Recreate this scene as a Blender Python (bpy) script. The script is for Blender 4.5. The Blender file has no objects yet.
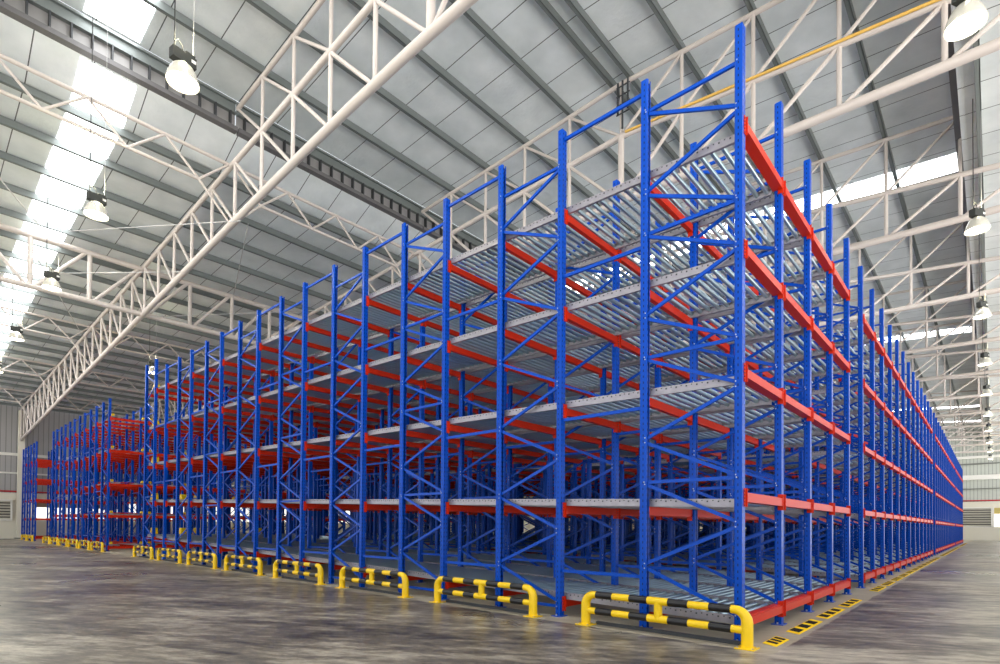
import bpy, math, random
from mathutils import Vector, Matrix
random.seed(7)
SC = bpy.context.scene
COL = SC.collection
PI = math.pi

# ------------------------------------------------------------------ measurements (metres)
DX = 1.52771                 # bay width along the front (X)
FA, FB = 1.16076, 1.32134    # depth of a frame and gap to the next one (Y)
FP = FA + FB
H = 7.0
LV = [0.234, 1.644, 3.056, 4.4625, 5.878]
RISE = 0.027                 # the roller lanes rise towards the loading end
NB = 40

def xi(i): return i * DX + (0.2 if i >= 18 else 0.0)
BAYS = [i for i in range(NB) if i not in (4, 17, 30)]
def beam_z(l, y): return LV[l] - (0.17 if l else 0.10) + RISE * y

# ------------------------------------------------------------------ helpers
def link(o, parent=None):
    COL.objects.link(o)
    if parent is not None: o.parent = parent
    return o

def tag(o, label, cat, group=None, kind=None):
    if label: o['label'] = label
    if cat:
        o['category'] = cat
        if not kind and o.get('kind') is None: o['kind'] = 'thing'
    if group: o['group'] = group
    if kind: o['kind'] = kind
    return o

def empty(name, loc=(0, 0, 0), rz=0.0):
    o = bpy.data.objects.new(name, None)
    o.empty_display_size = 0.2
    o.location = loc
    o.rotation_euler = (0, 0, rz)
    return link(o)

class MB:
    def __init__(s): s.v = []; s.f = []; s.m = []; s.sm = []
    def add(s, vs, fs, mi=0, smooth=False):
        n = len(s.v); s.v.extend([tuple(p) for p in vs])
        for f in fs:
            s.f.append(tuple(i + n for i in f)); s.m.append(mi); s.sm.append(smooth)
    def box(s, c, d, mi=0):
        x, y, z = c; a, b, e = d[0] / 2, d[1] / 2, d[2] / 2
        s.add([(x-a,y-b,z-e),(x+a,y-b,z-e),(x+a,y+b,z-e),(x-a,y+b,z-e),
               (x-a,y-b,z+e),(x+a,y-b,z+e),(x+a,y+b,z+e),(x-a,y+b,z+e)],
              [(0,3,2,1),(4,5,6,7),(0,1,5,4),(1,2,6,5),(2,3,7,6),(3,0,4,7)], mi)
    def bar(s, p, q, w, h, mi=0, side=Vector((1, 0, 0))):
        # box-section bar from p to q; w is measured along `side`
        p, q = Vector(p), Vector(q); d = (q - p).normalized()
        a = side - d * side.dot(d)
        if a.length < 1e-4: a = Vector((0, 1, 0)) - d * d.y
        a.normalize(); b = d.cross(a)
        a = a * w / 2; b = b * h / 2
        vs = [p-a-b, p+a-b, p+a+b, p-a+b, q-a-b, q+a-b, q+a+b, q-a+b]
        s.add(vs, [(0,3,2,1),(4,5,6,7),(0,1,5,4),(1,2,6,5),(2,3,7,6),(3,0,4,7)], mi)
    def tube(s, pts, r, n=10, mi=0, caps=True):
        pts = [Vector(p) for p in pts]
        rs = r if isinstance(r, (list, tuple)) else [r] * len(pts)
        ref = None; vs = []; fs = []
        for k, p in enumerate(pts):
            t = (pts[min(k+1, len(pts)-1)] - pts[max(k-1, 0)]).normalized()
            if ref is None:
                ref = Vector((0, 0, 1)) if abs(t.z) < 0.9 else Vector((1, 0, 0))
            a = (ref - t * ref.dot(t)).normalized(); ref = a; b = t.cross(a)
            for j in range(n):
                w = 2 * PI * j / n
                vs.append(p + (a * math.cos(w) + b * math.sin(w)) * rs[k])
        for k in range(len(pts) - 1):
            for j in range(n):
                fs.append((k*n+j, k*n+(j+1) % n, (k+1)*n+(j+1) % n, (k+1)*n+j))
        s.add(vs, fs, mi, True)
        if caps:
            s.add(vs[:n], [tuple(range(n))[::-1]], mi); s.add(vs[-n:], [tuple(range(n))], mi)
    def prism(s, prof, z0, z1, mi=0, closed=True):
        n = len(prof)
        s.add([(x, y, z0) for x, y in prof] + [(x, y, z1) for x, y in prof],
              [(i, (i+1) % n, n+(i+1) % n, n+i) for i in range(n)], mi)
        if closed: s.add([(x, y, z1) for x, y in prof], [tuple(range(n))], mi); s.add([(x, y, z0) for x, y in prof], [tuple(range(n))[::-1]], mi)
    def lathe(s, prof, n=24, mi=0, c=(0, 0, 0)):
        vs = []; fs = []
        for (r, z) in prof:
            for j in range(n):
                w = 2*PI*j/n; vs.append((c[0]+r*math.cos(w), c[1]+r*math.sin(w), c[2]+z))
        for k in range(len(prof)-1):
            for j in range(n):
                fs.append((k*n+j, k*n+(j+1) % n, (k+1)*n+(j+1) % n, (k+1)*n+j))
        s.add(vs, fs, mi, True)
    def merge(s, o, off=(0, 0, 0), mir=False, mi=None):
        n = len(s.v); x, y, z = off
        s.v.extend([(p[0]+x, p[1]+y, p[2]+z) for p in o.v])
        for f, m, q in zip(o.f, o.m, o.sm):
            s.f.append(tuple(i + n for i in f)); s.m.append(m if mi is None else mi); s.sm.append(q)
    def mesh(s, name, mats):
        me = bpy.data.meshes.new(name)
        me.from_pydata(s.v, [], s.f)
        for m in (mats if isinstance(mats, (list, tuple)) else [mats]): me.materials.append(m)
        me.polygons.foreach_set('material_index', s.m)
        me.polygons.foreach_set('use_smooth', s.sm)
        me.update()
        return me
    def build(s, name, mats, parent=None, loc=None):
        o = bpy.data.objects.new(name, s.mesh(name, mats))
        if loc is not None: o.location = loc
        return link(o, parent)

def inst(name, me, parent=None, loc=(0, 0, 0)):
    o = bpy.data.objects.new(name, me); o.location = loc
    return link(o, parent)

# ------------------------------------------------------------------ materials
def srgb(r, g, b):
    f = lambda c: (c/255/12.92) if c/255 <= 0.04045 else ((c/255+0.055)/1.055)**2.4
    return (f(r), f(g), f(b), 1)

def new_mat(name):
    m = bpy.data.materials.new(name); m.use_nodes = True
    nt = m.node_tree; b = nt.nodes['Principled BSDF']
    return m, nt, b

def plain(name, col, rough=0.5, metal=0.0, var=0.0, vscale=3.0, spec=0.5, coat=0.0):
    m, nt, b = new_mat(name)
    b.inputs['Base Color'].default_value = col
    b.inputs['Roughness'].default_value = rough
    b.inputs['Metallic'].default_value = metal
    b.inputs['Specular IOR Level'].default_value = spec
    b.inputs['Coat Weight'].default_value = coat
    if var:
        tc = nt.nodes.new('ShaderNodeNewGeometry'); no = nt.nodes.new('ShaderNodeTexNoise')
        no.inputs['Scale'].default_value = vscale; no.inputs['Detail'].default_value = 4
        nt.links.new(tc.outputs['Position'], no.inputs['Vector'])
        mr = nt.nodes.new('ShaderNodeMapRange')
        mr.inputs[3].default_value = 1 - var; mr.inputs[4].default_value = 1 + var
        nt.links.new(no.outputs['Fac'], mr.inputs[0])
        mx = nt.nodes.new('ShaderNodeVectorMath'); mx.operation = 'SCALE'
        mx.inputs[0].default_value = col[:3]
        nt.links.new(mr.outputs[0], mx.inputs['Scale'])
        nt.links.new(mx.outputs[0], b.inputs['Base Color'])
    return m

def emit(name, col, strength):
    m, nt, b = new_mat(name)
    b.inputs['Base Color'].default_value = (0.8, 0.8, 0.8, 1)
    b.inputs['Emission Color'].default_value = col
    b.inputs['Emission Strength'].default_value = strength
    return m

def math_node(nt, op, a, b=None):
    n = nt.nodes.new('ShaderNodeMath'); n.operation = op
    for k, v in ((0, a), (1, b)):
        if v is None: continue
        if isinstance(v, (int, float)): n.inputs[k].default_value = v
        else: nt.links.new(v, n.inputs[k])
    return n.outputs[0]

BLUE = srgb(0, 72, 180)
def upright_material():
    # blue powder coat with two rows of punched slots on every face
    m, nt, b = new_mat('blue_punched_steel')
    tc = nt.nodes.new('ShaderNodeTexCoord'); sx = nt.nodes.new('ShaderNodeSeparateXYZ')
    nt.links.new(tc.outputs['Object'], sx.inputs[0])
    fz = math_node(nt, 'FRACT', math_node(nt, 'MULTIPLY', sx.outputs['Z'], 1/0.075))
    zin = math_node(nt, 'LESS_THAN', math_node(nt, 'ABSOLUTE', math_node(nt, 'SUBTRACT', fz, 0.5)), 0.2)
    def col(ax, c, w):
        return math_node(nt, 'LESS_THAN', math_node(nt, 'ABSOLUTE', math_node(nt, 'SUBTRACT', math_node(nt, 'ABSOLUTE', ax), c)), w)
    hx = col(sx.outputs['X'], 0.027, 0.007)
    hy = col(sx.outputs['Y'], 0.0, 0.006)
    hole = math_node(nt, 'MULTIPLY', zin, math_node(nt, 'MAXIMUM', hx, hy))
    mx = nt.nodes.new('ShaderNodeMix'); mx.data_type = 'RGBA'
    nt.links.new(hole, mx.inputs['Factor'])
    mx.inputs['A'].default_value = BLUE; mx.inputs['B'].default_value = srgb(6, 22, 70)
    nt.links.new(mx.outputs['Result'], b.inputs['Base Color'])
    b.inputs['Roughness'].default_value = 0.3
    b.inputs['Specular IOR Level'].default_value = 0.16
    return m

M = {}
M['upright'] = upright_material()
M['blue'] = plain('blue_paint', BLUE, 0.28, spec=0.2)
M['zinc'] = plain('zinc_bolt', srgb(190, 194, 200), 0.4, 0.9)
M['red'] = plain('red_orange_paint', srgb(204, 44, 16), 0.38, spec=0.2)
M['yellow'] = plain('yellow_paint', srgb(250, 206, 6), 0.35)
M['yellow_floor'] = plain('yellow_floor_paint', srgb(255, 214, 20), 0.8, spec=0.2)
M['black_floor'] = plain('black_floor_paint', srgb(30, 28, 28), 0.8, spec=0.2)
M['black'] = plain('black_paint', srgb(22, 20, 22), 0.3)
M['rail'] = plain('galvanised_rail', srgb(158, 154, 160), 0.4, 0.5, 0.2, 12)
M['roller'] = plain('roller_steel', srgb(188, 210, 214), 0.3, 0.86)
M['truss'] = plain('truss_paint', srgb(200, 190, 182), 0.5)
M['purlin'] = plain('purlin_steel', srgb(118, 124, 122), 0.5, 0.3)
M['louver'] = plain('louver_sheet', srgb(150, 148, 146), 0.5, 0.2)
M['dark'] = plain('dark_steel', srgb(62, 64, 66), 0.5, 0.2)
M['channel'] = plain('channel_steel', srgb(108, 106, 106), 0.5, 0.2)
M['lampbody'] = plain('lamp_housing', srgb(48, 50, 46), 0.5)
M['cord'] = plain('cord_rubber', srgb(40, 40, 40), 0.6)
M['wire'] = plain('steel_wire', srgb(190, 188, 186), 0.45, 0.4)
M['pipe_yellow'] = plain('yellow_pipe', srgb(222, 178, 84), 0.45)
M['pipe_red'] = plain('red_pipe', srgb(190, 30, 40), 0.4)
M['cream'] = plain('cream_wall', srgb(226, 220, 202), 0.75, 0, 0.04, 0.6)
M['girt'] = plain('girt_white', srgb(232, 230, 222), 0.5)
M['girt_grey'] = plain('girt_grey', srgb(120, 122, 116), 0.5)
M['slat'] = plain('louvre_slat', srgb(208, 204, 190), 0.5)
M['recess'] = plain('louvre_recess', srgb(88, 84, 78), 0.8)
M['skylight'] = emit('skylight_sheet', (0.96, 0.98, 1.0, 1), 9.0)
M['window_light'] = emit('bright_window', (1.0, 0.98, 0.92, 1), 1.3)
M['bulb'] = emit('lamp_glow', (1.0, 0.95, 0.74, 1), 16.0)

def shade_material():
    m, nt, b = new_mat('lamp_reflector')
    b.inputs['Base Color'].default_value = srgb(226, 222, 208); b.inputs['Roughness'].default_value = 0.25
    b.inputs['Metallic'].default_value = 0.3
    tr = nt.nodes.new('ShaderNodeBsdfTranslucent'); tr.inputs['Color'].default_value = (0.95, 0.9, 0.7, 1)
    mx = nt.nodes.new('ShaderNodeMixShader'); mx.inputs[0].default_value = 0.02
    nt.links.new(b.outputs[0], mx.inputs[1]); nt.links.new(tr.outputs[0], mx.inputs[2])
    nt.links.new(mx.outputs[0], nt.nodes['Material Output'].inputs['Surface'])
    return m
M['shade'] = shade_material()

def roof_material():
    # foil insulation sheets: seams along the slope, faint crinkles
    m, nt, b = new_mat('foil_insulation')
    g = nt.nodes.new('ShaderNodeNewGeometry'); s = nt.nodes.new('ShaderNodeSeparateXYZ')
    nt.links.new(g.outputs['Position'], s.inputs[0])
    fx = math_node(nt, 'FRACT', math_node(nt, 'MULTIPLY', s.outputs['X'], 1/1.125))
    seam = math_node(nt, 'LESS_THAN', fx, 0.022)
    n1 = nt.nodes.new('ShaderNodeTexNoise'); n1.inputs['Scale'].default_value = 1.1; n1.inputs['Detail'].default_value = 5
    nt.links.new(g.outputs['Position'], n1.inputs['Vector'])
    cr = nt.nodes.new('ShaderNodeValToRGB')
    cr.color_ramp.elements[0].position = 0.3; cr.color_ramp.elements[0].color = srgb(214, 220, 220)
    cr.color_ramp.elements[1].position = 0.75; cr.color_ramp.elements[1].color = srgb(238, 242, 242)
    nt.links.new(n1.outputs['Fac'], cr.inputs[0])
    mx = nt.nodes.new('ShaderNodeMix'); mx.data_type = 'RGBA'
    nt.links.new(seam, mx.inputs['Factor']); nt.links.new(cr.outputs[0], mx.inputs['A'])
    mx.inputs['B'].default_value = srgb(92, 96, 96)
    nt.links.new(mx.outputs['Result'], b.inputs['Base Color'])
    b.inputs['Roughness'].default_value = 0.45; b.inputs['Metallic'].default_value = 0.15
    n2 = nt.nodes.new('ShaderNodeTexNoise'); n2.inputs['Scale'].default_value = 9; n2.inputs['Detail'].default_value = 4
    nt.links.new(g.outputs['Position'], n2.inputs['Vector'])
    bp = nt.nodes.new('ShaderNodeBump'); bp.inputs['Strength'].default_value = 0.25; bp.inputs['Distance'].default_value = 0.05
    nt.links.new(n2.outputs['Fac'], bp.inputs['Height']); nt.links.new(bp.outputs[0], b.inputs['Normal'])
    return m
M['roof'] = roof_material()

def floor_material():
    m, nt, b = new_mat('polished_concrete')
    g = nt.nodes.new('ShaderNodeNewGeometry')
    def noise(scale, detail, rough=0.55, dist=0.0, vec=None):
        n = nt.nodes.new('ShaderNodeTexNoise'); n.inputs['Scale'].default_value = scale
        n.inputs['Detail'].default_value = detail; n.inputs['Roughness'].default_value = rough
        n.inputs['Distortion'].default_value = dist
        nt.links.new(vec or g.outputs['Position'], n.inputs['Vector']); return n.outputs['Fac']
    s0 = nt.nodes.new('ShaderNodeSeparateXYZ'); nt.links.new(g.outputs['Position'], s0.inputs[0])
    def lin(a_, b_): return math_node(nt, 'ADD', math_node(nt, 'MULTIPLY', s0.outputs['X'], a_), math_node(nt, 'MULTIPLY', s0.outputs['Y'], b_))
    cb = nt.nodes.new('ShaderNodeCombineXYZ')                # trowel marks run one way across the hall
    nt.links.new(lin(0.50*0.62, -0.86*0.62), cb.inputs[0]); nt.links.new(lin(0.86*1.9, 0.50*1.9), cb.inputs[1])
    a = noise(0.55, 10, 0.70, 0.25, cb.outputs[0]); c = noise(3.2, 7, 0.72, 0.2, cb.outputs[0]); d_ = noise(0.16, 3, 0.5, 0.0)
    mix = math_node(nt, 'ADD', math_node(nt, 'ADD', math_node(nt, 'MULTIPLY', a, 0.46), math_node(nt, 'MULTIPLY', c, 0.38)), math_node(nt, 'MULTIPLY', d_, 0.16))
    cr = nt.nodes.new('ShaderNodeValToRGB'); e = cr.color_ramp.elements
    e[0].position = 0.415; e[0].color = srgb(54, 53, 53)
    e[1].position = 0.60; e[1].color = srgb(196, 186, 166)
    k = e.new(0.50); k.color = srgb(122, 113, 99)
    nt.links.new(mix, cr.inputs[0])
    s = nt.nodes.new('ShaderNodeSeparateXYZ'); nt.links.new(g.outputs['Position'], s.inputs[0])
    # cleaner, unpolished strip of slab under the racks
    wob = math_node(nt, 'MULTIPLY', math_node(nt, 'SUBTRACT', noise(2.5, 3), 0.5), 0.08)
    ins = math_node(nt, 'MULTIPLY', math_node(nt, 'GREATER_THAN', math_node(nt, 'ADD', s.outputs['X'], wob), -0.40),
                    math_node(nt, 'GREATER_THAN', math_node(nt, 'ADD', s.outputs['Y'], wob), -0.46))
    mx = nt.nodes.new('ShaderNodeMix'); mx.data_type = 'RGBA'
    nt.links.new(math_node(nt, 'MULTIPLY', ins, 0.75), mx.inputs['Factor'])
    nt.links.new(cr.outputs[0], mx.inputs['A']); mx.inputs['B'].default_value = srgb(178, 168, 146)
    nt.links.new(mx.outputs['Result'], b.inputs['Base Color'])
    rr = nt.nodes.new('ShaderNodeMapRange'); rr.inputs[1].default_value = 0.35; rr.inputs[2].default_value = 0.7
    rr.inputs[3].default_value = 0.25; rr.inputs[4].default_value = 0.45
    nt.links.new(d_, rr.inputs[0])
    rmx = math_node(nt, 'MAXIMUM', rr.outputs[0], math_node(nt, 'MULTIPLY', ins, 0.5))
    nt.links.new(rmx, b.inputs['Roughness'])
    b.inputs['Specular IOR Level'].default_value = 0.4
    bp = nt.nodes.new('ShaderNodeBump'); bp.inputs['Strength'].default_value = 0.06; bp.inputs['Distance'].default_value = 0.02
    nt.links.new(c, bp.inputs['Height']); nt.links.new(bp.outputs[0], b.inputs['Normal'])
    return m
M['floor'] = floor_material()

def cladding_material(name, axis, col):
    m, nt, b = new_mat(name)
    g = nt.nodes.new('ShaderNodeNewGeometry'); s = nt.nodes.new('ShaderNodeSeparateXYZ')
    nt.links.new(g.outputs['Position'], s.inputs[0])
    f = math_node(nt, 'FRACT', math_node(nt, 'MULTIPLY', s.outputs[axis], 1/0.33))
    tri = math_node(nt, 'ABSOLUTE', math_node(nt, 'SUBTRACT', f, 0.5))
    rib = math_node(nt, 'LESS_THAN', tri, 0.09)
    mx = nt.nodes.new('ShaderNodeMix'); mx.data_type = 'RGBA'
    nt.links.new(rib, mx.inputs['Factor']); mx.inputs['A'].default_value = col
    mx.inputs['B'].default_value = tuple(c * 0.62 for c in col[:3]) + (1,)
    nt.links.new(mx.outputs['Result'], b.inputs['Base Color'])
    b.inputs['Roughness'].default_value = 0.5
    bp = nt.nodes.new('ShaderNodeBump'); bp.inputs['Distance'].default_value = 0.03; bp.inputs['Strength'].default_value = 0.7
    nt.links.new(math_node(nt, 'SMOOTH_MIN', tri, 0.25), bp.inputs['Height']); nt.links.new(bp.outputs[0], b.inputs['Normal'])
    return m
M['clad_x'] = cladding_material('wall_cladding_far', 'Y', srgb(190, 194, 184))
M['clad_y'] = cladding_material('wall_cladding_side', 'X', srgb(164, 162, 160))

# ------------------------------------------------------------------ words
ORD = ['zeroth','first','second','third','fourth','fifth','sixth','seventh','eighth','ninth','tenth','eleventh','twelfth',
       'thirteenth','fourteenth','fifteenth','sixteenth','seventeenth','eighteenth','nineteenth']
TENS = {20:'twenty',30:'thirty',40:'forty'}
TENTH = {20:'twentieth',30:'thirtieth',40:'fortieth'}
def nth(n):
    if n < 20: return ORD[n]
    t = n // 10 * 10
    return TENTH[t] if n == t else TENS[t] + '-' + ORD[n - t]
LEVELNAME = ['floor level', 'first raised level', 'second raised level', 'third raised level', 'top level']

# ------------------------------------------------------------------ the setting
X0, X1, Y0, Y1 = -22.0, 79.0, -10.0, 56.0
def struct(o, label=None, cat=None):
    o['kind'] = 'structure'
    if label: tag(o, label, cat)
    return o

b = MB(); b.box(((X0+X1)/2, (Y0+Y1)/2, -0.1), (X1-X0+0.6, Y1-Y0+0.6, 0.2))
struct(b.build('floor', M['floor']), 'grey polished concrete floor streaked with dark stains', 'floor')

YR = 5.38                                            # ridge
def z_bot(y):                                        # truss chords
    return 10.20 - 0.0535 * (math.sqrt((y - 6.2)**2 + 25) - 5) if y >= YR else 10.19 - 0.025 * (YR - y)
def z_mid(y): return 11.99 - (0.034 * (y - YR) if y >= YR else 0.105 * (YR - y))
def z_top(y): return 13.44 - (0.032 * (y - YR) if y >= YR else 0.068 * (YR - y))
def roof_hi(y): return z_top(y) + 0.30
YA, YB = 13.95, -1.55                                # edges of the raised roof
def roof_lo(y):                                      # flares up to the ventilators near the steps
    if YA - 0.01 <= y < YA + 1.3: return 12.50 + (z_mid(YA+1.3) + 0.34 - 12.50) * (y - YA) / 1.3
    return z_mid(y) + 0.34

def slab(name, ya, yb, fz, label):
    m_ = MB(); t = 0.06
    za, zb = fz(ya), fz(yb)
    vs = [(X0,ya,za),(X1,ya,za),(X1,yb,zb),(X0,yb,zb),(X0,ya,za+t),(X1,ya,za+t),(X1,yb,zb+t),(X0,yb,zb+t)]
    m_.add(vs, [(0,1,2,3),(4,7,6,5),(0,4,5,1),(1,5,6,2),(2,6,7,3),(3,7,4,0)])
    return struct(m_.build(name, M['roof']), label, 'roof')
slab('ceiling', YB, YR, roof_hi, 'raised silver foil roof slope above the near end of the racks')
slab('ceiling', YR, YA, roof_hi, 'raised silver foil roof slope just before the left ribbed ventilator')
slab('ceiling', YA, YA+1.3, roof_lo, 'short flared silver roof panel just below the left ribbed ventilator')
slab('ceiling', YA+1.3, Y1, roof_lo, 'long low silver roof slope falling to the left wall')
slab('ceiling', Y0, YB, roof_lo, 'low silver roof slope right of the right ribbed ventilator')

# purlins
def purlin(y, fz, label, group):
    z = fz(y)
    m_ = MB()
    m_.box((0, 0, -0.11), (X1-X0, 0.02, 0.2)); m_.box((0, 0.04, -0.20), (X1-X0, 0.09, 0.02)); m_.box((0, 0.04, -0.02), (X1-X0, 0.09, 0.02))
    m_.box((0, 0.085, -0.185), (X1-X0, 0.012, 0.04))
    o = m_.build('purlin', M['purlin'], None, ((X0+X1)/2, y, z))
    tag(o, label, 'purlin', group)
ys = [YR + 1.716*k for k in (-3, -2, -1)] + [YR-0.26, YR+0.26] + [YR + 1.716*k for k in (1, 2, 3, 4)]
for n, y in enumerate(ys):
    purlin(y, roof_hi, 'grey steel purlin under the raised roof, %s counted from the right ventilator' % nth(n+1), 'purlins of the raised roof')
k = 0; y = 15.32
while y < 55.5:
    purlin(y, roof_lo, 'grey steel purlin under the low left roof, %s counted from the left ventilator' % nth(k+1), 'purlins of the low left roof')
    k += 1; y += 1.72
y = -1.95; k = 0
while y > -9.5:
    purlin(y, roof_lo, 'grey steel purlin under the low right roof, %s counted from the right ventilator' % nth(k+1), 'purlins of the low right roof')
    k += 1; y -= 1.72

# skylight strips (translucent sheets let into the roof)
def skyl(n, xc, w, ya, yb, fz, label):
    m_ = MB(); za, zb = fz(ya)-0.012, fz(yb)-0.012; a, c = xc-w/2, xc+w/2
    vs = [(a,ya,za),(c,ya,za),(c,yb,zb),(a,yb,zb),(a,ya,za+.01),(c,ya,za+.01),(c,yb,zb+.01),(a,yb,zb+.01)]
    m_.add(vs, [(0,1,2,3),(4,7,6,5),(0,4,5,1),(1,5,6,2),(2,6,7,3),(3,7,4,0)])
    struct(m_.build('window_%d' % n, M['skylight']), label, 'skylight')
n = 1
SKX = [-3.05, 16.65, 36.5, 63.5, 73.6]
SKN = ['nearest', 'second', 'third', 'fourth', 'farthest']
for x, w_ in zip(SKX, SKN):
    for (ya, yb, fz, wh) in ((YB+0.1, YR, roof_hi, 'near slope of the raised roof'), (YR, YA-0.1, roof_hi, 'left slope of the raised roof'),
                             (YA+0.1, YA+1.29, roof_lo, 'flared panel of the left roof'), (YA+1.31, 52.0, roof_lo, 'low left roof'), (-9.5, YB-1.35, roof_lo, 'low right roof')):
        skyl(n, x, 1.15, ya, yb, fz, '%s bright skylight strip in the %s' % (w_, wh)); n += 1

# ribbed ventilators in the two roof steps
def ventilator(y, sgn, xa, xb, label):
    # foil-clad upstand below, ribbed louvre above it, trim under the raised roof
    zb, zt = roof_lo(y) - 0.02, roof_hi(y); z1, z2 = zt - 0.86, zt - 0.42
    m_ = MB(); L = xb - xa
    m_.box((0, sgn*0.10, (zb+zt)/2), (L, 0.03, zt-zb))
    o = m_.build('roof_ventilator', M['roof'], None, ((xa+xb)/2, y, 0))
    tag(o, label, 'ventilator', 'ribbed ventilators in the roof steps')
    m_ = MB(); m_.box((0, sgn*0.06, (z1+z2)/2), (L, 0.04, z2-z1)); m_.build('louvre_sheet', M['louver'], o)
    m_ = MB(); m_.box((0, -sgn*0.05, z1-0.06), (L, 0.24, 0.12)); m_.build('bottom_channel', M['channel'], o)
    m_ = MB(); m_.box((0, 0, z2+0.02), (L, 0.16, 0.05)); m_.box((0, 0.04*sgn, (z2+zt)/2+0.02), (L, 0.05, zt-z2-0.06)); m_.box((0, 0, zt-0.09), (L, 0.12, 0.06)); m_.build('top_trim', M['purlin'], o)
    k = -L/2 + 0.2; m_ = MB(); m_.box((0, 0, 0), (0.035, 0.15, z2-z1)); rib = m_.mesh('rib', M['dark'])
    while k < L/2:
        inst('rib', rib, o, (k, -sgn*0.02, (z1+z2)/2)); k += 0.40
TX = [6.8*k - 0.05 for k in range(-1, 12)]
for k in range(len(TX)):
    xa = TX[k]; xb = TX[k+1] if k+1 < len(TX) else X1
    ventilator(YA, 1, xa+0.02, xb-0.02, 'ribbed grey ventilator panel in the left roof step, %s bay from the camera' % nth(k+1))
    ventilator(YB, -1, xa+0.02, xb-0.02, 'ribbed grey ventilator panel in the right roof step, %s bay from the camera' % nth(k+1))

# ------------------------------------------------------------------ roof trusses along Y
NODES = [5.38 + 1.716*k for k in range(-9, 29)]
def truss(x, n, full):
    root = empty('roof_truss', (x, 0, 0))
    tag(root, 'white tubular roof truss with three chords, ' + ('the near big one crossing above the left floor' if n == 1 else
        'behind the camera side, leftmost of all' if n == 0 else '%s behind the near big one' % nth(n-1)), 'truss', 'roof trusses running to the left wall')
    ya, yb = NODES[0], 54.9
    m_ = MB(); m_.tube([(0, t, z_bot(t)) for t in [ya, -5, -2, 0, 2, 4, 6, 8, 10, 12, 14, 17, 20, 25, 32, 40, yb]], 0.098, 12); m_.build('bottom_chord', M['truss'], root)
    m_ = MB(); m_.tube([(0, ya, z_mid(ya)), (0, YR, z_mid(YR)), (0, yb, z_mid(yb))], 0.074, 12); m_.build('middle_chord', M['truss'], root)
    m_ = MB(); m_.tube([(0, YB+0.2, z_top(YB+0.2)), (0, YR, z_top(YR)), (0, YA-0.1, z_top(YA-0.1))], 0.06, 10); m_.build('upper_chord', M['truss'], root)
    W = []
    for k, yy in enumerate(NODES):
        big = abs(yy - YR) < 0.1
        W.append(('vertical_strut', (yy, z_bot(yy)), (yy, z_mid(yy)), 0.085 if big else 0.052))
        if k + 1 < len(NODES):
            y2 = NODES[k+1]
            if yy >= YR - 0.1: W.append(('diagonal_strut', (yy+0.12, z_bot(yy)+0.08), (y2-0.04, z_mid(y2)-0.06), 0.046))
            else: W.append(('diagonal_strut', (yy+0.04, z_mid(yy)-0.06), (y2-0.12, z_bot(y2)+0.08), 0.046))
    W.append(('vertical_strut', (yb, z_bot(yb)), (yb, z_mid(yb)), 0.06))
    up = [yy for yy in NODES if YB < yy < YA]
    for k, yy in enumerate(up):
        W.append(('vertical_strut', (yy, z_mid(yy)), (yy, z_top(yy)), 0.046))
        if yy > YR + 0.1: W.append(('diagonal_strut', (yy-1.66, z_mid(yy-1.66)+0.05), (yy-0.03, z_top(yy)-0.05), 0.040))
        elif yy < YR - 0.1: W.append(('diagonal_strut', (yy+1.66, z_mid(yy+1.66)+0.05), (yy+0.03, z_top(yy)-0.05), 0.040))
    W.append(('diagonal_strut', (YA-0.1, z_top(YA-0.1)), (12.26, z_mid(12.26)), 0.04))
    if full:
        for (nm, p, q, r) in W:
            m_ = MB(); m_.tube([(0,)+p, (0,)+q], r, 8, caps=False); m_.build(nm, M['truss'], root)
    else:
        for nm in ('vertical_strut', 'diagonal_strut'):
            m_ = MB()
            for w in W:
                if w[0] == nm: m_.tube([(0,)+w[1], (0,)+w[2]], w[3], 6, caps=False)
            m_.build(nm.replace('strut', 'web'), M['truss'], root)
for n, x in enumerate(TX): truss(x, n, True)

# cross trusses between the main trusses
def cross_truss(xa, xb, y, heavy, label, gnum):
    root = empty('cross_truss', (xa, y, 0))
    tag(root, label, 'truss', 'white cross trusses between the roof trusses')
    L = xb - xa
    if heavy:
        zt, zb = z_mid(y) - 0.05, z_bot(y) + 0.02; rc, rw = 0.10, 0.08
    else:
        zt, zb = z_mid(y) + 0.02, z_mid(y) - 0.78; rc, rw = 0.05, 0.034
    m_ = MB(); m_.tube([(0, 0, zt), (L, 0, zt)], rc, 10); m_.build('upper_chord', M['truss'], root)
    if heavy:
        m_ = MB(); m_.tube([(0, 0, zb), (L, 0, zb)], rc, 10); m_.build('lower_chord', M['truss'], root)
        st = L/4
        for k in range(1, 4):
            m_ = MB(); m_.tube([(st*k, 0, zb), (st*k, 0, zt)], rw, 8, caps=False); m_.build('post', M['truss'], root)
        for k in range(4):
            m_ = MB()
            if gnum == 0 and k <= 1: m_.tube([(st*k+0.1, 0, zt), (st*(k+1)-0.1, 0, zb)], rw*0.8, 8, caps=False)
            else: m_.tube([(st*k+0.1, 0, zb), (st*(k+1)-0.1, 0, zt)], rw*0.8, 8, caps=False)
            m_.build('brace', M['truss'], root)
    else:
        m_ = MB(); m_.tube([(0.85, 0, zb), (L-0.85, 0, zb)], rc*0.9, 10); m_.build('lower_chord', M['truss'], root)
        N = 8; st = L/N
        for k in range(N):
            pa = (0.05 if k == 0 else st*k, 0, zt if k % 2 == 0 else zb); pb = (L-0.05 if k == N-1 else st*(k+1), 0, zb if k % 2 == 0 else zt)
            m_ = MB(); m_.tube([pa, pb], rw, 8, caps=False); m_.build('brace', M['truss'], root)
        for xx, zx in ((0.85, -1), (L-0.85, 1)):
            m_ = MB(); m_.tube([(xx, 0, zb), (xx+zx*0.85, 0, z_bot(y)+0.05)], rw, 8, caps=False); m_.build('knee_brace', M['truss'], root)
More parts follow.
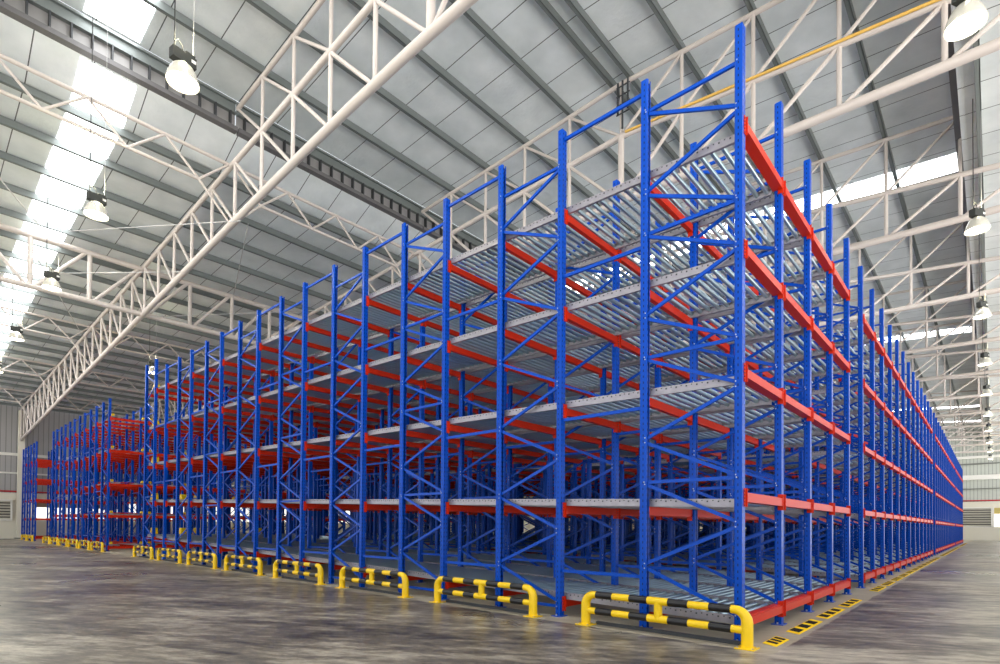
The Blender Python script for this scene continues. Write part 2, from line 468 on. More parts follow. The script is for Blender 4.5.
CT = [(14.26, False), (22.8, True), (31.4, False), (40.0, False), (48.5, False)]
for g, (y, hv) in enumerate(CT):
    for k in range(0, 4):
        side = ['left of the near big truss', 'right of the near big truss', 'two bays right of the near big truss', 'three bays right of the near big truss'][k]
        cross_truss(TX[k]+0.02, TX[k+1]-0.02, y, hv, '%s white cross truss %s, %s row' % ('heavy' if hv else 'thin', side, nth(g+1)), k)

# thin tie rods under the low roof
RODS = [((-3.25, 17.36, 9.6), (-0.1, 13.4, 9.75)), ((-4.9, 15.6, 9.6), (-3.3, 20.9, 10.8)), ((0.1, 13.4, 9.75), (3.0, 21.8, 10.9)),
        ((-4.6, 22.9, 9.6), (-0.1, 18.0, 9.75)), ((0.1, 22.8, 9.5), (6.4, 18.6, 10.6)), ((-3.4, 22.9, 10.9), (-0.1, 30.0, 9.2))]
RL = ['running from the bright skylight to the near big truss', 'crossing the left skylight strip toward the heavy cross truss', 'dropping from the near big truss behind the rack tops',
      'passing left of the near big truss behind the heavy cross truss', 'running right from the heavy cross truss behind the rack tops', 'low beside the far half of the near big truss']
for (p, q), l in zip(RODS, RL):
    m_ = MB(); c = (Vector(p)+Vector(q))/2
    m_.tube([Vector(p)-c, Vector(q)-c], 0.014, 6)
    tag(m_.build('tie_rod', M['wire'], None, c), 'thin steel tie rod ' + l, 'rod', 'tie rods under the roof')

# yellow pipe and conduits on the second truss
m_ = MB(); x = TX[2] - 0.105
m_.tube([(0, 5.2, z_mid(5.2)), (0, -9, z_mid(-9))], 0.032, 8)
tag(m_.build('gas_pipe', M['pipe_yellow'], None, (x, 0, 0)), 'ochre yellow pipe clipped along the truss above the near rack corner', 'pipe')
cr_ = empty('conduit_rack', (TX[2]-0.12, 5.25, 0)); tag(cr_, 'cluster of dark vertical conduits on the truss above the second rack frame', 'conduit')
for dy in (-0.16, 0.0, 0.14):
    m_ = MB(); m_.tube([(-0.05, dy, 12.05+abs(dy)*3), (-0.05, dy, 13.35)], 0.028, 8); m_.build('conduit', M['dark'], cr_)
for z in (12.5, 12.75, 13.0, 13.25):
    m_ = MB(); m_.box((-0.02, 0, z), (0.03, 0.4, 0.02)); m_.build('clamp_bar', M['dark'], cr_)

# ------------------------------------------------------------------ walls
# far end wall (X = 79)
XW = X1
m_ = MB(); m_.box((XW+0.15, (Y0+Y1)/2, 0.8), (0.3, Y1-Y0, 1.6)); m_.box((XW+0.15, (Y0+Y1)/2, 4.2), (0.3, Y1-Y0, 0.75))
struct(m_.build('wall_right', M['cream']), 'cream painted lower wall at the far right end', 'wall')
m_ = MB(); m_.box((XW+0.2, (Y0+Y1)/2, 9.1), (0.2, Y1-Y0, 9.2))
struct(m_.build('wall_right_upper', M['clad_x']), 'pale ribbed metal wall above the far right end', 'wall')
def trim(n, c, d, mat, label):
    q = MB(); q.box((0, 0, 0), d); struct(q.build('trim_%d' % n, mat, None, c), label, 'trim')
yc, L = (Y0+Y1)/2, Y1-Y0
trim(1, (XW-0.02, yc, 7.45), (0.3, L, 0.55), M['girt'], 'wide white beam across the far ribbed wall')
trim(2, (XW+0.02, yc, 6.1), (0.16, L, 0.10), M['girt_grey'], 'thin grey girt under the wide white beam')
trim(3, (XW+0.02, yc, 9.05), (0.16, L, 0.14), M['girt_grey'], 'grey girt over the wide white beam')
trim(4, (XW-0.02, yc, 9.85), (0.25, L, 0.3), M['girt'], 'white girt high on the far ribbed wall')
q = MB(); q.tube([(0, -L/2, 0), (0, L/2, 0)], 0.07, 8)
tag(q.build('wall_pipe', M['pipe_red'], None, (XW+0.03, yc, 4.7)), 'red pipe along the far right wall', 'pipe')
def louvre_y(n, ya, yb, za, zb, label):    # louvre in the far wall
    o = MB(); o.box((0.12, 0, 0), (0.04, yb-ya, zb-za)); w = o.build('window_%d' % n, M['recess'], None, (XW, (ya+yb)/2, (za+zb)/2)); struct(w, label, 'louvre')
    s_ = MB(); N = 8
    for k in range(N):
        z = -(zb-za)/2 + (k+0.5)*(zb-za)/N
        s_.bar((0.02, -(yb-ya)/2, z), (0.02, (yb-ya)/2, z), 0.03, (zb-za)/N*0.62, side=Vector((1, 0, 0.6)))
    s_.build('slats', M['slat'], w)
    f_ = MB()
    for yy in (-(yb-ya)/2, (yb-ya)/2): f_.box((-0.01, yy, 0), (0.14, 0.12, zb-za+0.1))
    f_.box((-0.01, 0, (zb-za)/2), (0.14, yb-ya, 0.1)); f_.box((-0.01, 0, -(zb-za)/2), (0.14, yb-ya, 0.1))
    f_.build('window_frame', M['girt'], w)
louvre_y(41, -2.05, 5.0, 1.6, 3.85, 'slatted louvre in the far wall beside the rack end')
o = MB(); o.box((0.1, 0, 0), (0.05, 4.6, 2.2)); w = o.build('window_42', M['window_light'], None, (XW, -4.5, 2.72)); struct(w, 'bright opening in the far wall at the right edge', 'window')
f_ = MB(); f_.box((0.02, 0, 0.75), (0.12, 4.6, 0.7)); f_.build('blind', plain('yellow_blind', srgb(196, 176, 104), 0.7), w)
f_ = MB(); f_.box((0.0, 2.3, 0), (0.16, 0.14, 2.3)); f_.box((0.0, -2.3, 0), (0.16, 0.14, 2.3)); f_.build('window_frame', M['girt'], w)
louvre_y(43, -9.9, -7.0, 1.6, 3.85, 'slatted louvre in the far wall beyond the bright opening')
m_ = MB(); m_.box((XW+0.35, yc, 2.7), (0.1, L, 2.3)); struct(m_.build('wall_right_back', M['cream']))

# left wall (Y = 56)
YW = Y1
xc, LX = (X0+X1)/2, X1-X0
m_ = MB(); m_.box((xc, YW+0.15, 0.74), (LX, 0.3, 1.48)); m_.box((xc, YW+0.15, 3.36), (LX, 0.3, 0.6))
struct(m_.build('wall_left', M['cream']), 'cream painted lower wall at the far left end', 'wall')
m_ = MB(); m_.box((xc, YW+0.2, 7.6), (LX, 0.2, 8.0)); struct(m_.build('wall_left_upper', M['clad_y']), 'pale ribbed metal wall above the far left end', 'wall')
m_ = MB(); m_.box((xc, YW+0.35, 2.3), (LX, 0.1, 1.7)); struct(m_.build('wall_left_back', M['cream']))
trim(5, (xc, YW+0.02, 5.25), (LX, 0.14, 0.12), M['girt'], 'lower white girt on the left ribbed wall')
trim(6, (xc, YW+0.02, 6.75), (LX, 0.14, 0.22), M['girt'], 'upper white girt on the left ribbed wall')
q = MB(); q.tube([(-LX/2, 0, 0), (LX/2, 0, 0)], 0.06, 8)
tag(q.build('wall_pipe', M['pipe_red'], None, (xc, YW+0.035, 3.78)), 'red pipe along the left wall above the louvre', 'pipe')
def louvre_x(n, xa, xb, za, zb, label):
    o = MB(); o.box((0, 0.12, 0), (xb-xa, 0.04, zb-za)); w = o.build('window_%d' % n, M['recess'], None, ((xa+xb)/2, YW, (za+zb)/2)); struct(w, label, 'louvre')
    s_ = MB(); N = 7
    for k in range(N):
        z = -(zb-za)/2 + (k+0.5)*(zb-za)/N
        s_.bar((-(xb-xa)/2, 0.02, z), ((xb-xa)/2, 0.02, z), 0.03, (zb-za)/N*0.6, side=Vector((0, 1, 0.6)))
    s_.build('slats', M['slat'], w)
    f_ = MB()
    for xx in (-(xb-xa)/2, (xb-xa)/2): f_.box((xx, -0.01, 0), (0.12, 0.14, zb-za+0.1))
    f_.box((0, -0.01, (zb-za)/2), (xb-xa, 0.14, 0.1)); f_.box((0, -0.01, -(zb-za)/2), (xb-xa, 0.14, 0.1))
    f_.build('window_frame', M['girt'], w)
louvre_x(44, -6.2, -0.42, 1.48, 3.06, 'slatted louvre in the left wall beside the white column')
o = MB(); o.box((0, 0.1, 0), (6.0, 0.05, 1.5)); w = o.build('window_45', M['window_light'], None, (4.0, YW, 2.3)); struct(w, 'bright window in the left wall behind the last rack aisle', 'window')
f_ = MB(); f_.box((0, 0.0, 0.5), (6.0, 0.1, 0.5)); f_.build('blind', plain('brown_blind', srgb(150, 128, 104), 0.7), w)
f_ = MB()
for xx in (-3, -1, 1, 3): f_.box((xx, 0, 0), (0.1, 0.14, 1.6))
f_.build('window_frame', M['girt'], w)
for n, k in ((46, 10.5), (47, 17.3), (48, 24.0), (49, 30.8)):
    o = MB(); o.box((0, 0.1, 0), (6.0, 0.05, 1.5)); w = o.build('window_%d' % n, M['window_light'], None, (k, YW, 2.3)); struct(w)
# wall columns under the trusses
for n, x in enumerate(TX):
    o = MB(); o.box((0, 0, 5.1), (0.38, 0.5, 10.2))
    c = o.build('wall_column', M['cream'], None, (x+0.06, YW-0.75, 0))
    tag(c, 'cream wall column at the far left end carrying %s' % ('the near big truss' if n == 1 else 'the %s truss counted from the camera' % nth(n+1)), 'column', 'wall columns at the left end')
    o = MB(); o.box((0, 0, 0.04), (0.6, 0.6, 0.08)); o.build('base_plate', M['girt_grey'], c)

# ------------------------------------------------------------------ high-bay lamps
def lamp_meshes():
    me = {}
    q = MB(); q.lathe([(0.30, 0.0), (0.305, 0.02), (0.27, 0.12), (0.20, 0.24), (0.12, 0.30), (0.09, 0.32)], 28)
    q.lathe([(0.29, 0.01), (0.26, 0.12), (0.19, 0.235), (0.09, 0.305)], 28); me['reflector'] = q.mesh('reflector', M['shade'])
    q = MB(); q.lathe([(0.0, 0.025), (0.285, 0.025), (0.287, 0.035), (0.0, 0.036)], 28); me['lens'] = q.mesh('lens', M['bulb'])
    q = MB(); q.box((0, 0, 0.40), (0.46, 0.17, 0.17)); q.box((0.12, 0, 0.50), (0.18, 0.14, 0.06)); q.tube([(0, 0, 0.30), (0, 0, 0.34)], 0.10, 14)
    me['ballast_box'] = q.mesh('ballast_box', M['lampbody'])
    q = MB(); q.box((0.17, -0.087, 0.41), (0.09, 0.006, 0.05)); me['rating_plate'] = q.mesh('rating_plate', M['girt'])
    return me
LM = lamp_meshes()
def lamp(x, y, z, rz, zr, label, group):
    r = empty('high_bay_lamp', (x, y, z), rz); tag(r, label, 'lamp', group); r.scale = (0.8, 0.8, 1)
    inst('reflector', LM['reflector'], r); inst('lens', LM['lens'], r)
    bb = inst('ballast_box', LM['ballast_box'], r); inst('rating_plate', LM['rating_plate'], bb)
    q = MB(); q.tube([(-0.16, 0, 0.48), (-0.17, 0, 0.6), (-0.17, 0, zr-z)], 0.012, 6)
    q.tube([(-0.17, 0, 0.58), (-0.1, 0, 0.66), (-0.02, 0, 0.6), (-0.0, 0, 0.5)], 0.010, 6); q.build('cord', M['cord'], r)
    q = MB(); q.tube([(0.2, 0, 0.48), (0.2, 0, zr-z)], 0.006, 5); q.build('hanger_wire', M['wire'], r)
    ld = bpy.data.lights.new('lamp_light', 'POINT'); ld.energy = 70 if x < 2 else 22; ld.color = (1.0, 0.95, 0.62); ld.shadow_soft_size = 0.12
    lo = bpy.data.objects.new('lamp_light', ld); lo.location = (0.0, 0.0, 0.72); link(lo, r)
LAMPL = [(-3.38, 7.62, 8.45), (-3.40, 13.35, 8.45), (-3.36, 19.2, 8.45), (-3.42, 26.2, 8.45), (-3.4, 33.0, 8.45), (-3.4, 40.0, 8.45)]
for n, (x, y, z) in enumerate(LAMPL):
    lamp(x, y, z, 0.15, (roof_hi(y) if y < YA else roof_lo(y)), ['large glowing high-bay lamp nearest the left top corner', 'high-bay lamp hanging beside the left skylight, next after the nearest one',
         'high-bay lamp hanging over the heavy cross truss at the left', 'high-bay lamp near the left edge below the skylight', 'far left high-bay lamp, second last of its row', 'far left high-bay lamp, last of its row'][n], 'high-bay lamps in the left row')
lamp(1.58, 27.5, 8.45, 0.2, roof_lo(27.5), 'high-bay lamp hanging just behind the tall end frame of the rack', 'high-bay lamps in the left row')
for k in range(10):
    x = 3.69 + 7.12*k; y = -1.86 - 0.015*k
    lamp(x, y, 8.42, -0.5, roof_lo(y), ('large glowing high-bay lamp at the right top corner' if k == 0 else
         'high-bay lamp on the right, %s counted from the right top corner' % nth(k+1)), 'high-bay lamps in the right row')

# ------------------------------------------------------------------ rack parts (shared meshes)
def upright_mesh(h, sgn):
    # omega section, open towards the inside of the frame (sgn = direction of the opening along Y)
    p = [(-0.05, -0.045), (0.05, -0.045), (0.05, 0.03), (0.036, 0.045), (0.016, 0.045), (0.016, 0.041), (0.034, 0.041), (0.046, 0.028),
         (0.046, -0.041), (-0.046, -0.041), (-0.046, 0.028), (-0.034, 0.041), (-0.016, 0.041), (-0.016, 0.045), (-0.036, 0.045), (-0.05, 0.03)]
    if sgn < 0: p = [(x, -y) for x, y in p][::-1]
    q = MB(); n = len(p)
    q.add([(x, y, 0.008) for x, y in p] + [(x, y, h) for x, y in p], [(i, (i+1) % n, n+(i+1) % n, n+i) for i in range(n)])
    top = n
    ring = lambda k: [(i + k) for i in range(n)]
    # end faces in two halves
    for z in (h,):
        vs = [(x, y, z) for x, y in p]
        q.add(vs, [tuple(range(n))])
    return q
def plate_mb():
    q = MB(); q.box((0, 0, 0.005), (0.19, 0.15, 0.01))
    for sx in (-0.075, 0.075): q.tube([(sx, 0, 0.01), (sx, 0, 0.035)], 0.012, 6, mi=1)
    return q
def brace_list(h, phase):
    # zigzag between the uprights (0 = near, 1 = far): heights of the horizontals, and the diagonals
    hs, segs = [0.14, h - 0.4 if phase == 0 else h - 0.5], []
    zz, side, n = hs[1], (1 if phase == 0 else 0), 0
    while zz > 0.5:
        z2 = max(zz - 0.528, 0.18)
        segs.append((side, zz - 0.03, 1 - side, z2 + 0.03)); side = 1 - side; zz = z2; n += 1
        if n % 3 == 0 and phase == 0 and zz > 0.6:
            hs.append(zz); side = 1
    return hs, segs
def frame_parts(h, a, phase):
    hs, segs = brace_list(h, phase)
    P = []
    e = 0.045
    for z in hs:
        q = MB(); q.bar((0, e-0.02, z), (0, a-e+0.02, z), 0.030, 0.042)
        for yy in (e-0.03, a-e+0.03):
            q.tube([(-0.056, yy, z), (-0.048, yy, z)], 0.008, 6, mi=1); q.tube([(0.048, yy, z), (0.056, yy, z)], 0.008, 6, mi=1)
        P.append(('horizontal_brace', q))
    for (s1, z1, s2, z2) in segs:
        y1 = e-0.02 if s1 == 0 else a-e+0.02; y2 = e-0.02 if s2 == 0 else a-e+0.02
        q = MB(); q.bar((0.0, y1, z1), (0.0, y2, z2), 0.030, 0.042)
        for yy, z in ((y1, z1), (y2, z2)):
            q.tube([(-0.056, yy, z), (-0.048, yy, z)], 0.008, 6, mi=1)
        P.append(('diagonal_brace', q))
    return P
TIES = [0.65, 2.80, 4.87, 6.86]
def tie_mb(gap):
    q = MB(); q.bar((0, 0.04, 0), (0, gap-0.04, 0), 0.032, 0.045); return q

BZ = [M['blue'], M['zinc']]
class FrameKit:
    def __init__(s, h, a, gap, phase):
        s.h, s.a, s.gap = h, a, gap
        s.u0, s.u1, s.pl = upright_mesh(h, 1), upright_mesh(h, -1), plate_mb()
        s.br = frame_parts(h, a, phase); s.tie = tie_mb(gap) if gap else None
        s.me = {'u0': s.u0.mesh('upright', M['upright']), 'u1': s.u1.mesh('upright', M['upright']), 'pl': s.pl.mesh('base_plate', BZ),
                'br': [(n, q.mesh(n, BZ)) for n, q in s.br]}
        if s.tie: s.me['tie'] = s.tie.mesh('spacer_bar', M['blue'])
        q = s.joined(); s.me['all'] = q.mesh('upright_frame', BZ)
    def joined(s):
        q = MB(); q.merge(s.u0); q.merge(s.u1, (0, s.a, 0)); q.merge(s.pl); q.merge(s.pl, (0, s.a, 0))
        for _, b_ in s.br: q.merge(b_)
        if s.tie:
            for z in TIES: q.merge(s.tie, (0, s.a, z))
        return q
    def place(s, x, y, label, group, detail):
        if detail:
            r = empty('upright_frame', (x, y, 0))
            inst('upright', s.me['u0'], r); inst('upright', s.me['u1'], r, (0, s.a, 0))
            inst('base_plate', s.me['pl'], r); inst('base_plate', s.me['pl'], r, (0, s.a, 0))
            for n_, m__ in s.me['br']: inst(n_, m__, r)
            if s.tie:
                for z in TIES: inst('spacer_bar', s.me['tie'], r, (0, s.a, z))
        else:
            r = inst('upright_frame', s.me['all'], None, (x, y, 0))
        tag(r, label, 'rack frame', group)
        return r
KIT = [FrameKit(H, FA, FB, 0), FrameKit(H, FA, FB, 1)]
KTALL = FrameKit(7.45, 1.14, 0, 0)
KEND = FrameKit(H, FA, 0, 1)

# lone upright between the last normal frame and the tall end frame
pq = MB(); pq.merge(upright_mesh(H, 1)); pq.merge(plate_mb())
for z in TIES: pq.merge(tie_mb(1.25), (0, 0, z))
POST_ME = pq.mesh('rack_post', [M['blue'], M['zinc']])

NF = 8
def frame_y(j): return j * FP
YPOST = NF * FP
YTALL = YPOST + 1.25
rest = MB()          # frames too deep inside to single out
def where_row(i):
    if i == 0: return 'on the side guarded by the yellow rails'
    return 'in the %s row behind the guarded side' % nth(i)
nframes = 0
for i in range(NB+1):
    for j in range(NF):
        kit = KIT[j % 2]
        show = (i <= 9) or (j == 0) or (i <= 16 and j <= 3)
        if not show:
            rest.merge(kit.joined(), (xi(i), frame_y(j), 0)); continue
        detail = (i == 0) or (j == 0 and i <= 12) or (i <= 3 and j <= 3)
        if i == 0: lab = 'blue upright frame with zigzag bracing, %s from the near corner on the guarded side' % nth(j+1)
        elif j == 0: lab = 'blue upright frame on the right rack face, %s back from the near corner frame' % nth(i)
        else: lab = 'blue frame inside the main rack, %s from right face, %s row behind guarded side' % (nth(j+1), nth(i))
        kit.place(xi(i), frame_y(j), lab, 'blue upright frames of the main rack', detail); nframes += 1
    if i <= 6:
        o = inst('rack_post', POST_ME, None, (xi(i), YPOST, 0))
        tag(o, 'single blue post before the tall end frame, %s row from open floor' % nth(i+1), 'rack post', 'single blue posts near the loading end'); 
        KTALL.place(xi(i), YTALL, 'taller blue end frame of the main rack, ' + where_row(i), 'tall end frames of the main rack', i == 0)
        nframes += 1
    else:
        rest.merge(pq, (xi(i), YPOST, 0)); rest.merge(KTALL.joined(), (xi(i), YTALL, 0))

# second and third rack block beyond the aisles
SB = 15.08 / (6*FP)                   # slightly wider module
YB0, YC0 = 27.81, 47.75
for i in range(0, 19):
    for j in range(6):
        y = YB0 + j*FP*1.005; kit = KIT[(j+1) % 2] if j < 5 else KEND
        if i <= 2: kit.place(xi(i), y, 'blue frame of second rack, %s from its aisle, %s row from open floor' % (nth(j+1), nth(i+1)), 'blue upright frames of the second rack', i == 0 and j < 3)
        else: rest.merge(kit.joined(), (xi(i), y, 0))
for i in range(0, 8):
    for j in range(3):
        y = YC0 + j*FP; kit = KIT[j % 2] if j < 2 else KEND
        if i <= 1: kit.place(xi(i), y, 'blue frame of farthest rack, %s from its aisle, %s row from open floor' % (nth(j+1), nth(i+1)), 'blue upright frames of the farthest rack', False)
        else: rest.merge(kit.joined(), (xi(i), y, 0))
o = rest.build('upright_frame', BZ)
tag(o, 'mass of blue upright frames deep inside the racks', 'rack frame', None, 'stuff')

# ---------------- pallet beams
BL = DX - 0.104
def beam_mb(depth=0.065):
    # box section with a narrower lip on its top edge
    q = MB(); yc_ = depth/2 - 0.025
    q.box((0, yc_, -0.022), (BL-0.01, depth, 0.10)); q.box((0, yc_ + 0.008, 0.033), (BL-0.01, depth - 0.03, 0.012)); return q
def conn_mb(s):
    q = MB(); x = s * DX/2
    q.box((x - s*0.054, 0.0, 0.0), (0.007, 0.07, 0.21))                # plate on the side of the upright
    q.box((x - s*0.026, -0.012, 0.0), (0.051, 0.007, 0.21))             # plate on its face
    for z in (-0.09, -0.05, -0.01, 0.03, 0.07): q.box((x - s*0.006, -0.018, z), (0.008, 0.008, 0.016), 1)
    q.box((x - s*0.075, 0, 0), (0.04, 0.052, 0.11))
    q.v = [(a, b_, c_ - 0.022) for a, b_, c_ in q.v]
    return q
bm_, c0, c1 = beam_mb(), conn_mb(1), conn_mb(-1)
bf_ = beam_mb(0.12); BMF = bf_.mesh('pallet_beam', M['red'])
BM = bm_.mesh('pallet_beam', M['red']); CM = [c0.mesh('beam_connector', [M['red'], M['dark']]), c1.mesh('beam_connector', [M['red'], M['dark']])]
ba = MB(); ba.merge(bm_); ba.merge(c0); ba.merge(c1); BA = ba.mesh('pallet_beam', [M['red'], M['dark']])
def mirror(q):
    r = MB(); r.v = [(x, -y, z) for x, y, z in q.v]; r.f = [f[::-1] for f in q.f]; r.m = list(q.m); r.sm = list(q.sm); return r
bfa = MB(); bfa.merge(bf_); bfa.merge(c0); bfa.merge(c1); BAF = bfa.mesh('pallet_beam', [M['red'], M['dark']])
BMR = mirror(bm_).mesh('pallet_beam', M['red'])
bmr = mirror(ba); CMR = [mirror(c0).mesh('beam_connector', [M['red'], M['dark']]), mirror(c1).mesh('beam_connector', [M['red'], M['dark']])]
BAR = bmr.mesh('pallet_beam', [M['red'], M['dark']])
restb = MB()
nbeam = 0
def beam(i, y, z, front, label, group, detail):
    global nbeam
    x = (xi(i)+xi(i+1))/2
    yy = y - 0.037 if front else y + 0.037
    if label is None:
        restb.merge(ba if front else bmr, (x, yy, z)); return
    nbeam += 1
    if detail:
        r = inst('pallet_beam', BMF if y == 0 else BM if front else BMR, None, (x, yy, z))
        for c in (CM if front else CMR): inst('beam_connector', c, r)
    else: r = inst('pallet_beam', BAF if y == 0 else BA if front else BAR, None, (x, yy, z))
    tag(r, label, 'beam', group)
UY = []                                             # uprights along Y: (y, is front of its frame)
for j in range(NF): UY += [(frame_y(j), True), (frame_y(j)+FA, False)]
UY += [(YPOST, True), (YTALL, True), (YTALL+1.14, False)]
for i in BAYS:
    for l in range(5):
        beam(i, 0, LV[l], True, 'red beam on right rack face, %s, %s bay from near corner' % (LEVELNAME[l], nth(i+1)), 'red beams on the right rack face', i < 12)
        for u, (y, fr) in enumerate(UY):
            if u == 0: continue
            z = beam_z(l, y)
            if u == len(UY)-1: z += 0.0
            if i == 0: lab = 'red beam under rollers, %s, at %s upright along the guarded side' % (LEVELNAME[l], nth(u+1))
            else: lab = None
            beam(i, y, z, fr, lab, 'red beams along the guarded side', i == 0 and u < 6)
LB = [0.18, 1.62, 3.07, 4.61, 6.10]
for i in range(0, 18):
    if i in (4, 17): continue
    for l in range(5):
        for j in range(6):
            for k in (0, 1):
                y = YB0 + j*FP*1.005 + k*FA
                lab = None
                if j == 0 and k == 0 and i < 2: lab = 'red aisle-end beam of second rack, %s, %s bay from guarded side' % (LEVELNAME[l], nth(i+1))
                beam(i, y, LB[l] + (0.0 if j == 0 and k == 0 else 0.02*j), k == 0, lab, 'red aisle-end beams of the second rack', False)
for i in range(0, 7):
    if i == 4: continue
    for l in range(5):
        for j in range(3):
            for k in (0, 1):
                lab = None
                if j == 0 and k == 0 and i == 0: lab = 'red aisle-end beam of the farthest rack at the %s' % LEVELNAME[l]
                beam(i, YC0 + j*FP + k*FA, LB[l]*0.93+0.05, k == 0, lab, 'red aisle-end beams of the farthest rack', False)
o = restb.build('pallet_beam', [M['red'], M['dark']])
tag(o, 'mass of red beams deep inside the racks', 'beam', None, 'stuff')

# ---------------- roller tracks
TL = YTALL + 1.02                     # lane length
Y_T0 = 0.07
RP, RR = 0.13, 0.029
NR = int((TL - Y_T0 - 0.1) / RP)
def rail_mb(x, s):
    # C rail with the flange turned inwards, following the rise; round roller ends along the web
    q = MB(); sl = RISE
    for (dx, dz, w, h) in ((0, 0, 0.005, 0.095), (-s*0.018, 0.045, 0.036, 0.005), (-s*0.018, -0.045, 0.036, 0.005)):
        q.add([(x+dx-w/2, Y_T0, dz-h/2), (x+dx+w/2, Y_T0, dz-h/2), (x+dx+w/2, TL, dz-h/2+sl*(TL-Y_T0)), (x+dx-w/2, TL, dz-h/2+sl*(TL-Y_T0)),
               (x+dx-w/2, Y_T0, dz+h/2), (x+dx+w/2, Y_T0, dz+h/2), (x+dx+w/2, TL, dz+h/2+sl*(TL-Y_T0)), (x+dx-w/2, TL, dz+h/2+sl*(TL-Y_T0))],
              [(0,3,2,1),(4,5,6,7),(0,1,5,4),(1,2,6,5),(2,3,7,6),(3,0,4,7)])
    for k in range(NR):
        y = Y_T0 + 0.06 + RP*k
        z = 0.018 + sl*(y-Y_T0)
        q.box((x + s*0.003, y, z), (0.009, 0.018, 0.018), 1); q.box((x + s*0.003, y+RP/2, z+0.012), (0.009, 0.014, 0.012), 1)
    return q
XR = DX/2 - 0.075
rl0, rl1 = rail_mb(-XR, -1), rail_mb(XR, 1)
RAILM = [rl0.mesh('side_rail', [M['rail'], M['dark']]), rl1.mesh('side_rail', [M['rail'], M['dark']])]
def roller_mb(n0, n1, seg):
    q = MB()
    for k in range(n0, n1):
        y = Y_T0 + 0.06 + RP*k; z = 0.022 + RISE*(y-Y_T0)
        q.tube([(-XR+0.004, y, z), (XR-0.004, y, z)], RR, seg, caps=False)
    return q
one = MB(); one.tube([(-XR+0.004, 0, 0), (XR-0.004, 0, 0)], RR, 12, caps=False); ONE = one.mesh('roller', M['roller'])
ALLR = roller_mb(0, NR, 8); RALL = ALLR.mesh('rollers', M['roller']); RTAIL = roller_mb(100, NR, 8).mesh('rollers', M['roller'])
TRK = MB(); TRK.merge(rl0); TRK.merge(rl1); TRK.merge(ALLR, mi=2)
TRKM = TRK.mesh('roller_track', [M['rail'], M['dark'], M['roller']])
def track_z(l): return beam_z(l, Y_T0) + 0.040 + 0.048
for i in BAYS:
    for l in range(5):
        xm = (xi(i)+xi(i+1))/2; loc = (xm, 0, track_z(l))
        lab = 'steel roller track through main rack, %s, %s lane from guarded side' % (LEVELNAME[l], nth(i+1))
        if i < 12:
            r = empty('roller_track', loc); tag(r, lab, 'roller track', 'roller tracks of the main rack')
            inst('side_rail', RAILM[0], r); inst('side_rail', RAILM[1], r)
            if i < 2:
                for k in range(min(100, NR)):
                    y = Y_T0 + 0.06 + RP*k
                    inst('roller', ONE, r, (0, y, 0.022 + RISE*(y-Y_T0)))
                t = inst('rollers', RTAIL, r); t['kind'] = 'stuff'
            else:
                t = inst('rollers', RALL, r); t['kind'] = 'stuff'
        else:
            r = inst('roller_track', TRKM, None, loc); tag(r, lab, 'roller track', 'roller tracks of the main rack')

# red push-back trays in the second rack and grey runners on its beams
q = MB()
for yy in (0.25, 0.75): q.box((0, 13.5*0 + 7.2, 0.0), (0.01, 0.01, 0.01))
tray = MB()
for s in (-0.35, 0.35):
    tray.box((s, 7.0, 0.09), (0.06, 14.2, 0.06), 1)
    tray.box((s*1.75, 7.0, 0.09), (0.06, 14.2, 0.06), 1)
for k in range(11):
    tray.box((0, 0.9 + 1.25*k, 0.155), (1.25, 0.07, 0.03), 0)
TRAYM = tray.mesh('push_back_tray', [M['red'], M['rail']])
stf = MB()
for i in range(0, 17):
    if i in (4, 17): continue
    for l in range(5):
        xm = (xi(i)+xi(i+1))/2
        if i < 3:
            o = inst('push_back_tray', TRAYM, None, (xm, YB0, LB[l]))
            tag(o, 'red slatted tray on grey runners, second rack, %s, %s lane from open floor' % (LEVELNAME[l], nth(i+1)), 'tray', 'red trays in the second rack')
        else: stf.merge(tray, (xm, YB0, LB[l]))
tag(stf.build('push_back_tray', [M['red'], M['rail']]), 'mass of red slatted trays deep in the second rack', 'tray', None, 'stuff')

# yellow pallet guides at the aisle ends
g = MB()
g.add([(-0.10, -0.18, 0), (0.10, -0.18, 0), (0.10, 0.18, 0), (-0.10, 0.18, 0), (-0.08, -0.15, 0.24), (0.09, -0.15, 0.24), (0.09, 0.06, 0.24), (-0.08, 0.06, 0.24)],
      [(0,3,2,1),(4,5,6,7),(0,1,5,4),(1,2,6,5),(2,3,7,6),(3,0,4,7)])
GM = g.mesh('pallet_guide', M['yellow'])
for i in range(0, 3):
    for l in range(5):
        for s, w in ((-1, 'left'), (1, 'right')):
            xm = (xi(i)+xi(i+1))/2 + s*0.5
            y = YTALL + 0.95
            o = inst('pallet_guide', GM, None, (xm, y, track_z(l) + RISE*(y-Y_T0) + 0.06)); 
            tag(o, 'yellow guide at tall rack end, %s, %s side of the %s lane' % (LEVELNAME[l], w, nth(i+1)), 'pallet guide', 'yellow pallet guides at the tall rack end')
            o = inst('pallet_guide', GM, None, ((xi(i)+xi(i+1))/2 + s*0.61, YB0+0.19, LB[l]+0.143)); o.scale = (0.55, 0.6, 0.4)
            tag(o, 'small yellow guide at second rack aisle, %s, %s side of the %s lane' % (LEVELNAME[l], w, nth(i+1)), 'pallet guide', 'yellow pallet guides at the second rack')

